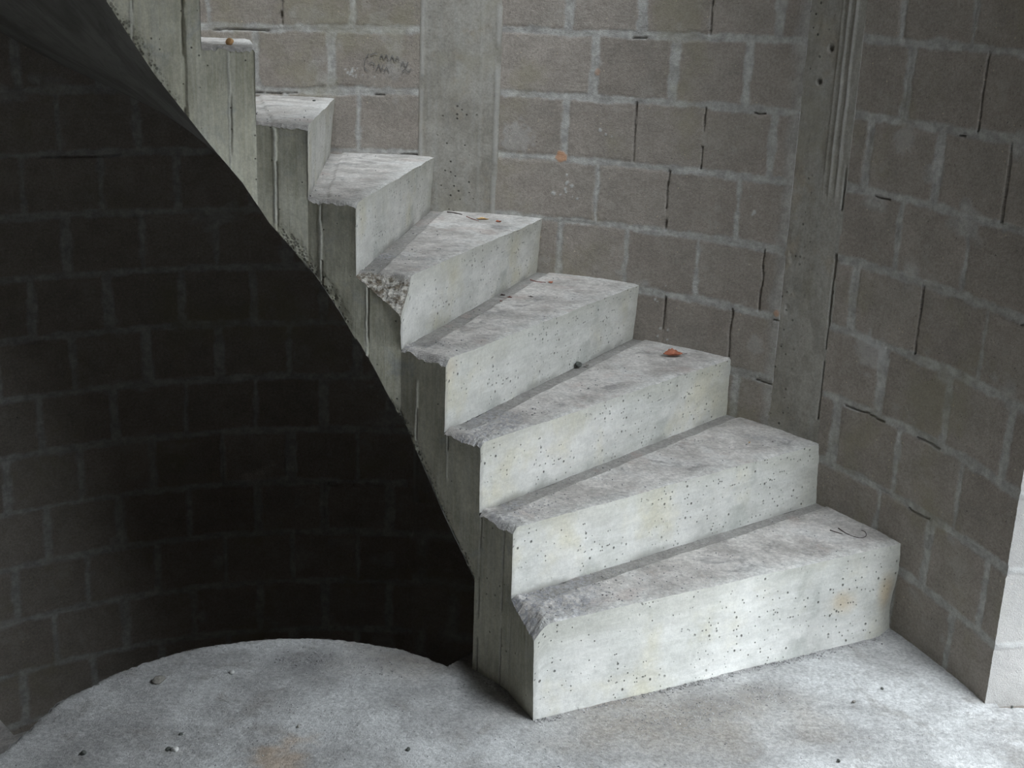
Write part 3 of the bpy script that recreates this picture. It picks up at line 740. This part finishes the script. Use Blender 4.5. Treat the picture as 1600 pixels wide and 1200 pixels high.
        for n_, (sa, wd, ht) in enumerate(((38.5, .0015, .0008), (46.8, .002, .0014), (57.4, .002, .0016), (67.1, .003, .003), (79.4, .002, .002), (90.1, .003, .003), (99.1, .003, .0035), (107.8, .002, .002), (116.5, .0035, -.006), (126.3, .003, .003), (137, .003, .003), (148, .003, .003), (158, .003, .003))):
            dd = S_ - (R_(sa) * .63 + .0022 * fbm(Zc * 12, Zc * 0, 700 + n_, 4, .6))
            rg_ = smooth(wd * 2.2, wd * .5, np.abs(dd + .0015 * fbm(Zc * 60, Zc * 0, 715 + n_, 3))) * smooth(.1, .4, vnoise(Zc * 22, Zc * 0, 720 + n_))
            gv_ = smooth(.0032, .0008, np.abs(dd + (.0035 if ht > 0 else 0) + .001 * fbm(Zc * 50, Zc * 0, 716 + n_, 3))) * smooth(.3, .45, vnoise(Zc * 17, Zc * 0, 730 + n_))
            groove = np.maximum(groove, gv_ * (1 if ht < 0 else .85)); off_ = off_ - .004 * gv_
            seam = np.maximum(seam, rg_ * (1 if ht > 0 else 0)); off_ = off_ + ht * rg_
            off_ = off_ + .0022 * (float(_hash(np.array(n_), np.array(3), 9)) - .5) * smooth(-.001, .001, dd)
        comb = smooth(.045, .0, (Zc - zlow[None]) - .03 * fbm(S_ * 14, Zc * 14, 740, 3)) * (k >= 3) * smooth(.45, .65, vnoise(S_ * 6, Zc * 4, 741) + .1)
        off_ = off_ + .0012 * fbm(S_ * 12, Zc * 7, 750, 4) - .006 * comb * vnoise(S_ * 110, Zc * 110, 751)
        off_ = off_ * smooth(0, .008, (te[:, 2][None] - Zc)) 
        rad = np.stack([CX - Xs, CY - Ys], -1); rad /= np.linalg.norm(rad, axis=-1, keepdims=True)
        Xs = Xs + rad[..., 0] * off_; Ys = Ys + rad[..., 1] * off_
        Ps = np.stack([Xs, Ys, Zc], -1); Ps[-1] = te
        stringer.append((Ps, np.stack([S_, Zc], -1), True, dict(seam=seam, comb=comb, groove=groove)))
    # underside
    arr = []; uvs = []
    angs = np.concatenate([np.linspace(47.4, 150, 120), np.linspace(152, ang_of(*RI[kmax][0]) if kmax < 17 else 196, 30)])
    kk = sorted(RI); ina = np.array([ang_of(*RI[k][0]) for k in kk])
    for a in angs:
        j = int(np.clip(np.searchsorted(ina, a) - 1, 0, len(kk) - 2)); p, q = RI[kk[j]][0], RI[kk[j + 1]][0]
        # point of the chord p-q at angle a
        dx, dy = math.cos(R_(a)), math.sin(R_(a)); e = q - p
        t = ((p[0] - CX) * dy - (p[1] - CY) * dx) / (e[1] * dx - e[0] * dy)
        i_ = p + e * t; o_ = np.array(to_wall((CX, CY), (CX + dx, CY + dy)))
        w_ = np.linspace(0, 1, 40)
        z = soffit_z(a) + .004 * fbm(w_ * 7, w_ * 0 + a * .08, 760, 4) * smooth(0, .05, w_)
        arr.append(np.stack([i_[0] + (o_[0] - i_[0]) * w_, i_[1] + (o_[1] - i_[1]) * w_, z], -1)); uvs.append(np.stack([w_, w_ * 0 + a * .011], -1))
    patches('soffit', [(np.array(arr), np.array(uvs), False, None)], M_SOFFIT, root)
    f0 = np.array(arr[0]); lowr = f0.copy(); lowr[:, 2] = -.02
    patches('foot_back', [(np.stack([lowr, f0]), np.zeros((2, 40, 2)), True, dict(seam=np.zeros((2, 40)), comb=np.zeros((2, 40)), groove=np.zeros((2, 40))))], M_STRING, root)
    return patches('stringer', stringer, M_STRING, root)

stair = bpy.data.objects.new('concrete_staircase', None); COL.objects.link(stair)
stair.location = (0, 0, 0)
tag(stair, 'bare cast concrete winding staircase climbing against the curved block wall', 'staircase')
build_stair(stair, 16)

# lower flight, coming up from the storey below to the landing
low = bpy.data.objects.new('concrete_staircase', None); COL.objects.link(low)
tag(low, 'dark lower flight of steps descending behind the round landing edge', 'staircase')
def low_flight():
    pit_ = 12.0; n = 10
    for k in range(1, n + 1):
        a1 = VOID1 - (k - 1) * pit_; a0 = a1 - pit_; z = -HR * k
        if a0 < VOID0 + 2: break
        w_ = np.linspace(0, 1, 14)
        def rad(a, z_):
            i_ = pol(CX, CY, .60, a); o_ = to_wall((CX, CY), i_)
            return np.stack([i_[0] + (o_[0] - i_[0]) * w_, i_[1] + (o_[1] - i_[1]) * w_, np.full(14, z_)], -1)
        zz_ = dict(gutter=np.zeros((4, 14)), rough=np.zeros((4, 14)), lip=np.zeros((4, 14)), broken=np.zeros((4, 14)))
        P = np.array([rad(a0 + (a1 - a0) * t, z) for t in np.linspace(0, 1, 4)])
        patches('tread', [(P, np.zeros((4, 14, 2)), False, zz_)], M_TREAD, low)
        P = np.array([rad(a0, z - HR * (1 - t)) for t in np.linspace(0, 1, 4)])
        patches('riser', [(P, np.zeros((4, 14, 2)), False, dict(edge=np.zeros((4, 14)), rust=np.zeros((4, 14)), grime=np.zeros((4, 14))))], M_RISER, low)
    # inner side and underside as a warped slab
    A = np.linspace(VOID1, VOID1 - pit_ * (k), 40); zt = -HR * ((VOID1 - A) / pit_) - .0
    for rad_, in ((.60,),):
        P = np.array([np.stack([CX + rad_ * np.cos(np.radians(A)), CY + rad_ * np.sin(np.radians(A)), zt - HR - d], -1) for d in (.28, .14, 0.0)])
        patches('stringer', [(P, np.zeros((3, 40, 2)), False, dict(seam=np.zeros((3, 40)), comb=np.zeros((3, 40)), groove=np.zeros((3, 40))))], M_STRING, low)
    P = np.array([np.stack([CX + r * np.cos(np.radians(A)), CY + r * np.sin(np.radians(A)), zt - HR - .28], -1) for r in (.60, 1.0, 1.4, 1.72)])
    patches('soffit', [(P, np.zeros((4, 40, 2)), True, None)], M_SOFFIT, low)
low_flight()

# ------------------------------------------------------------------ shell of the room
T = .2
def sector_slab(name, z0_, z1_, a0, a1, r1, mat):
    A = np.linspace(a0, a1, 90)
    def ring(r, z_): return np.stack([CX + r * np.cos(np.radians(A)), CY + r * np.sin(np.radians(A)), np.full(90, z_)], -1)
    uvz = np.zeros((2, 90, 2)); pl = []
    pl.append((np.stack([ring(0.001, z0_), ring(r1, z0_)]), uvz, True, None)); pl.append((np.stack([ring(0.001, z1_), ring(r1, z1_)]), uvz, False, None))
    pl.append((np.stack([ring(r1, z0_), ring(r1, z1_)]), uvz, False, None))
    return pl
# ceiling: slab over the landing and the room (open over the well)
cpl = sector_slab('c', ZTOP, FLOOR2, VOID1 + 14 - 360, VOID0, 1.86, M_SHELL) + sector_slab('c', ZTOP, FLOOR2, VOID0, VOID1 + 14, .60, M_SHELL)
ceil = structure(patches('ceiling', cpl, M_SHELL, None, False))
def hole_boxes(X0, X1, Y0, Y1, h, z0_, z1_):      # a slab with one rectangular hole
    a, b, c, d = h
    return [(X0, X1, Y0, c, z0_, z1_), (X0, X1, d, Y1, z0_, z1_), (X0, a, c, d, z0_, z1_), (b, X1, c, d, z0_, z1_)]
yx0, yx1, yy0, yy1 = YARD
structure(boxes('ceiling', [(XL - T, XR + T, YB - T, .3, ZTOP, FLOOR2), (XL - T, .9, .3, CY - .6, ZTOP, FLOOR2)]
                + hole_boxes(1.25, XR + T, .3, YF + T, YARD, ZTOP, FLOOR2), M_SHELL))
structure(boxes('ceiling', [(.9, 1.25, .3, 1.75, ZTOP, FLOOR2)], M_SHELL))
# upstand round the light well above the slab
structure(boxes('wall_parapet', [(yx0 - .15, yx0, yy0 - .15, yy1 + .15, FLOOR2, YARD_TOP), (yx1, yx1 + .15, yy0 - .15, yy1 + .15, FLOOR2, YARD_TOP),
                (yx0, yx1, yy0 - .15, yy0, FLOOR2, YARD_TOP), (yx0, yx1, yy1, yy1 + .15, FLOOR2, YARD_TOP)], M_SHELL))
structure(boxes('ceiling', hole_boxes(WX - 2.05, WX + 2.05, WY - 2.05, WY + 2.05, SKYL, ROOF, ROOF + .18), M_SHELL))
y0, y1, z0, z1 = OPEN_R
structure(boxes('wall_side', [(XR, XR + T, YB - T, y0, -.2, ZTOP), (XR, XR + T, y1, YF + T, -.2, ZTOP), (XR, XR + T, y0, y1, z1, ZTOP)], M_SHELL))
structure(boxes('wall_front', [(XL - T, XR, YB - T, YB, -.2, ZTOP)], M_SHELL))
structure(boxes('wall_end', [(1.37, XR, YF + .01, YF + T, -.2, ZTOP)], M_SHELL_L))
structure(boxes('wall_rear', [(XL - T, XL, YB, CY + .3, -.2, ZTOP), (XL, WX - WR - .1, CY + .1, CY + .3, -.2, ZTOP)], M_SHELL))
structure(boxes('lower_floor', [(WX - 2.0, WX + 2.0, WY - 2.0, WY + 2.0, -3.0, -2.88)], M_SHELL))
structure(boxes('ground', [(XR + T, 30, -25, 25, -.5, -.25), (-25, XR + T, -30, YB - T, -.5, -.25)], M_GROUND))

# ------------------------------------------------------------------ small things lying about
Fv = np.array(fw); Rv = np.array(r2); Uv = np.array(u2)
def at_px(px, py, z):
    """where the sight line of this photo pixel meets the level z"""
    d = Fv + Rv * (px - 800) / F_PX - Uv * (py - 600) / F_PX
    t = (z - HCAM) / d[2]
    return np.array([0, 0, HCAM]) + t * d
scrawl()
M_LEAF = mat_plain('dry_red_leaf', (.36, .13, .075), .25, 60, .6)
M_LEAF_Y = mat_plain('dry_yellow_leaf', (.55, .36, .16), .2, 60, .7)
M_TWIG = mat_plain('dark_twig', (.045, .03, .028), .3, 80, .8)
M_TWIG_R = mat_plain('reddish_twig', (.20, .085, .07), .3, 80, .8)
M_PEB_D = mat_plain('dark_pebble', (.10, .105, .095), .3, 60)
M_PEB = mat_plain('grey_pebble', (.26, .245, .22), .3, 60)
M_PEB_L = mat_plain('pale_mortar_crumb', (.55, .54, .52), .15, 60)
M_BRICK = mat_plain('orange_clay', (.72, .42, .20), .12, 50)
def pebble(name, px, py, z, size, mat, label, seed, cat='pebble', flat_=.7, group=None):
    bm = bmesh.new(); bmesh.ops.create_icosphere(bm, subdivisions=3, radius=size / 2)
    rs = random.Random(seed); ax = [(rs.uniform(.8, 1.15), rs.uniform(.65, 1.0), flat_ * rs.uniform(.8, 1.1))]
    cuts = [Vector((rs.gauss(0, 1), rs.gauss(0, 1), rs.gauss(0, 1))).normalized() for _ in range(7)]
    for v in bm.verts:
        for c in cuts:
            d = v.co.dot(c) - size * .36
            if d > 0: v.co -= c * d * .8
        v.co.x *= ax[0][0]; v.co.y *= ax[0][1]; v.co.z *= ax[0][2]
    zmin = min(v.co.z for v in bm.verts)
    for v in bm.verts: v.co.z -= zmin + size * .08
    me = bpy.data.meshes.new(name); bm.to_mesh(me); bm.free(); me.materials.append(mat)
    o = bpy.data.objects.new(name, me); COL.objects.link(o)
    p = at_px(px, py, z); o.location = (p[0], p[1], z); o.rotation_euler = (0, 0, rs.uniform(0, 6))
    return tag(o, label, cat, group)
def twig(name, pts, z, r, mat, label, lift=None, cat='twig'):
    bm = bmesh.new(); P_ = []
    for i, (px, py) in enumerate(pts):
        p = at_px(px, py, z); P_.append(Vector((p[0], p[1], z + r + (lift[i] if lift else 0))))
    # smooth the polyline
    Q = []
    for i in range(len(P_) - 1):
        for t in (0, .25, .5, .75):
            a = P_[max(i - 1, 0)]; b = P_[i]; c = P_[i + 1]; d = P_[min(i + 2, len(P_) - 1)]
            Q.append(.5 * ((2 * b) + (c - a) * t + (2 * a - 5 * b + 4 * c - d) * t * t + (-a + 3 * b - 3 * c + d) * t ** 3))
    Q.append(P_[-1]); rings = []
    org = Q[0].copy(); org.z = z
    for i, q in enumerate(Q):
        tn = (Q[min(i + 1, len(Q) - 1)] - Q[max(i - 1, 0)]).normalized(); s = tn.cross(Vector((0, 0, 1))).normalized(); n = s.cross(tn)
        rr_ = r * (1.15 - .5 * i / len(Q)) * (1.25 if i % 5 == 0 else 1)
        rings.append([bm.verts.new(q - org + rr_ * (math.cos(a) * s + math.sin(a) * n)) for a in [j * math.pi / 3 for j in range(6)]])
    for a, b in zip(rings, rings[1:]):
        for j in range(6): bm.faces.new((a[j], a[(j + 1) % 6], b[(j + 1) % 6], b[j]))
    bm.faces.new(rings[0][::-1]); bm.faces.new(rings[-1])
    me = bpy.data.meshes.new(name); bm.to_mesh(me); bm.free(); me.materials.append(mat)
    o = bpy.data.objects.new(name, me); COL.objects.link(o); o.location = org
    return tag(o, label, cat)
def leaf(name, px, py, z, length, width, rot, curl, mat, label, stem=True, cat='leaf', tilt=0.):
    nu, nv = 21, 11; u = np.linspace(-1, 1, nu); v = np.linspace(-1, 1, nv); U, V = np.meshgrid(u, v)
    wd = np.maximum(0, 1 - np.abs(U) ** 1.7) ** .8 * (1 + .06 * np.sin(U * 17))
    X = U * length / 2; Y = V * wd * width / 2
    Z = curl * (V * wd) ** 2 + curl * .5 * U ** 2 + .0012 * fbm(U * 3, V * 3, 7) + .0006 * (np.abs(V) < .12)
    zz = Z - Z.min() + .0006
    p = at_px(px, py, z); top_ = np.stack([X, Y + 0 * X, zz + tilt * (Y + width / 2)], -1); bot_ = top_ - np.array([0, 0, .0005])
    o = patches(name, [(top_, np.stack([U, V], -1), False, None), (bot_, np.stack([U, V], -1), True, None)], mat)
    o.location = (p[0], p[1], z); o.rotation_euler = (0, 0, R_(rot)); tag(o, label, cat)
    if stem:
        a = np.linspace(0, 2 * math.pi, 7); xs = np.linspace(length * .47, length * .72, 6)
        P = np.stack([np.stack([xs, .0007 * math.cos(t) + 0 * xs, zz[nv // 2, -1] + .0007 * math.sin(t) + .004 * ((xs - xs[0]) / length)], -1) for t in a])
        patches('stalk', [(P, np.zeros((7, 6, 2)), True, None)], M_TWIG, o)
    return o
SURF = .001
Lv = level
leaf('dry_leaf', 1051, 557, Lv(3) + SURF, .062, .034, 12, .012, M_LEAF, 'curled reddish brown dry leaf on the third tread near the wall', tilt=.25)
pebble('pebble', 904, 573, Lv(3), .022, M_PEB_D, 'dark stone with a pale side against the riser behind the leaf step', 5, flat_=.8)
pebble('pebble', 917, 571, Lv(3), .013, M_PEB, 'small grey crumb right beside the dark stone at the riser foot', 6)
twig('twig', [(1297, 829), (1306, 832), (1316, 835)], Lv(1), .0013, M_TWIG, 'short straight dark twig on the lowest tread, left of the hooked one')
twig('twig', [(1310, 826), (1322, 834), (1334, 839), (1346, 841), (1353, 838), (1352, 832), (1346, 829)], Lv(1), .0012, M_TWIG, 'long dark twig with a hooked end on the lowest tread near the wall')
leaf('leaf_scrap', 1250, 790, Lv(1) + SURF, .018, .010, 30, .004, M_LEAF, 'tiny orange brown leaf scrap at the foot of the second riser', stem=False)
leaf('leaf_scrap', 1171, 692, Lv(2) + SURF, .012, .005, 60, .002, M_LEAF_Y, 'tiny straw coloured leaf scrap on the second tread', stem=False)
twig('twig', [(829, 438), (840, 441), (853, 442)], Lv(4), .0016, M_TWIG_R, 'reddish twig on the fourth tread close to the wall')
leaf('leaf_scrap', 860, 442, Lv(4) + SURF, .026, .016, 100, .004, M_LEAF, 'crumpled red leaf scrap at the tip of the reddish twig', stem=False)
leaf('leaf_scrap', 785, 462, Lv(4) + SURF, .018, .012, 20, .004, M_TWIG, 'dark leaf scrap on the fourth tread against the riser', stem=False)
leaf('leaf_scrap', 796, 465, Lv(4) + SURF, .016, .009, -10, .003, M_TWIG_R, 'brown leaf scrap just right of the dark one by the riser', stem=False)
leaf('leaf_scrap', 783, 471, Lv(4) + SURF, .011, .008, 40, .002, M_TWIG_R, 'small red brown crumb of leaf just below the dark scrap', stem=False)
leaf('leaf_scrap', 829, 464, Lv(4) + SURF, .018, .006, -20, .002, M_TWIG, 'thin dark leaf scrap in the middle of the fourth tread', stem=False)
leaf('leaf_scrap', 754, 343, Lv(5) + SURF, .040, .026, 10, .005, M_LEAF_Y, 'pale yellow leaf scrap on the fifth tread near the wall', stem=False)
leaf('leaf_scrap', 779, 347, Lv(5) + SURF, .022, .016, 40, .005, M_LEAF, 'red leaf scrap right of the pale yellow one', stem=False)
twig('twig', [(699, 332), (708, 333), (722, 336)], Lv(5), .0018, M_TWIG, 'dark twig at the back of the fifth tread by the wall')
twig('twig', [(729, 339), (736, 342), (748, 346)], Lv(5), .0014, M_TWIG_R, 'brown twig lying against the yellow leaf scrap')
pebble('pebble', 491, 158, Lv(7), .012, M_PEB_D, 'small dark stone at the back of the seventh tread', 7, flat_=.5)
pebble('clay_chip', 359, 70, Lv(8), .022, M_BRICK, 'small orange clay chip on the edge of the highest visible tread', 8, cat='clay chip', flat_=.95)
for n_, (px, py, s_, m_, lb) in enumerate((
    (248, 1066, .030, M_PEB, 'grey brown lump near the round edge of the landing'),
    (273, 1173, .020, M_PEB_L, 'pale stone at the lower left of the landing, right of a dark one'),
    (263, 1172, .014, M_PEB_D, 'dark stone touching the pale one at the lower left of the landing'),
    (130, 1179, .014, M_PEB_D, 'dark pebble close to the left end of the landing edge'),
    (283, 1148, .010, M_PEB_D, 'small dark pebble just above the pale stone on the landing'),
    (362, 1052, .014, M_PEB_L, 'pale crumb in the grit at the back of the landing'),
    (1378, 1077, .010, M_PEB_D, 'small dark pebble on the bright floor, middle between riser and wall end'),
    (1334, 1098, .010, M_PEB, 'brownish pebble on the bright floor left of the darker one'),
    (1581, 1106, .010, M_PEB_D, 'dark pebble in front of the block wall end'),
    (1310, 1190, .010, M_PEB_D, 'dark pebble at the lower right of the floor'),
    (638, 1172, .013, M_PEB_D, 'dark pebble on the middle of the floor below the bottom step'),
    (466, 1136, .010, M_PEB, 'tiny brownish pebble in the middle of the round landing'))):
    pebble('pebble', px, py, .001, s_, m_, lb, 20 + n_)
# loose grit: beyond counting, one object
def grit():
    rs = random.Random(77); cs, fs = [], []
    ico = bmesh.new(); bmesh.ops.create_icosphere(ico, subdivisions=1, radius=1); iv = np.array([v.co[:] for v in ico.verts]); ico.verts.index_update(); ifc = np.array([[v.index for v in f.verts] for f in ico.faces]); ico.free()
    def put(x, y, z, s):
        n = len(cs) * len(iv)
        a = rs.uniform(0, 6.28); sc_ = np.array([rs.uniform(.6, 1.2), rs.uniform(.6, 1.2), rs.uniform(.4, .9)]) * s
        q = iv * sc_ * (1 + .25 * (np.array([rs.random() for _ in iv])[:, None] - .5)); c, s_ = math.cos(a), math.sin(a)
        q = np.stack([q[:, 0] * c - q[:, 1] * s_, q[:, 0] * s_ + q[:, 1] * c, q[:, 2]], -1)
        cs.append(q + np.array([x, y, z + s * .25])); fs.append(ifc + n)
    p, q = RI[1][0], RI[1][2]; d = (q - p) / np.hypot(*(q - p)); nrm = np.array([d[1], -d[0]])
    for _ in range(900):
        t = rs.random() ** 1.2 * 1.05; o = abs(rs.gauss(0, .010)) + .004
        xy = p + d * t + nrm * o; put(xy[0], xy[1], 0, rs.uniform(.0008, .0032))
    for gx, gy, gr, n in ((.50, 2.56, .10, 420), (.64, 2.64, .08, 300), (.36, 2.50, .09, 200), (-.5, 2.72, .09, 260), (-.28, 2.70, .10, 160), (-.05, 2.62, .07, 80), (.3, 2.3, .5, 420), (-.5, 2.4, .3, 260)):
        for _ in range(n):
            x, y = gx + rs.gauss(0, gr * .55), gy + rs.gauss(0, gr * .35)
            if in_void(np.array(x), np.array(y)) or np.hypot(x - WX, y - WY) > WR: continue
            if (np.array([x, y]) - p) @ nrm < .004 and (x > -.02): continue
            put(x, y, float(floor_height(np.array(x), np.array(y))) - .0005, rs.uniform(.0007, .0026))
    for k, n in ((1, 420), (2, 160), (3, 140), (4, 160), (5, 120), (6, 30), (7, 30)):
        a, b = RI[k][1], RI[k][3]; c, e = RI[k + 1][0], RI[k + 1][2]
        for _ in range(n):
            u = min(.95, abs(rs.gauss(0, .28)) + .02) if rs.random() < .6 else rs.uniform(.02, .95); v = rs.uniform(.08, .97)
            xy = (a + (b - a) * u) * (1 - v) + (c + (e - c) * u) * v
            put(xy[0], xy[1], level(k) - .0005, rs.uniform(.0008, .0030))
    o = mesh_object('loose_grit', np.concatenate(cs), np.concatenate(fs), M_GRIT, None, None, None, True)
    o['kind'] = 'stuff'; tag(o, 'fine loose grey grit scattered over the floor and treads', 'grit')
M_GRIT = mat_plain('grit', (.36, .35, .345), .5, 40)
grit()
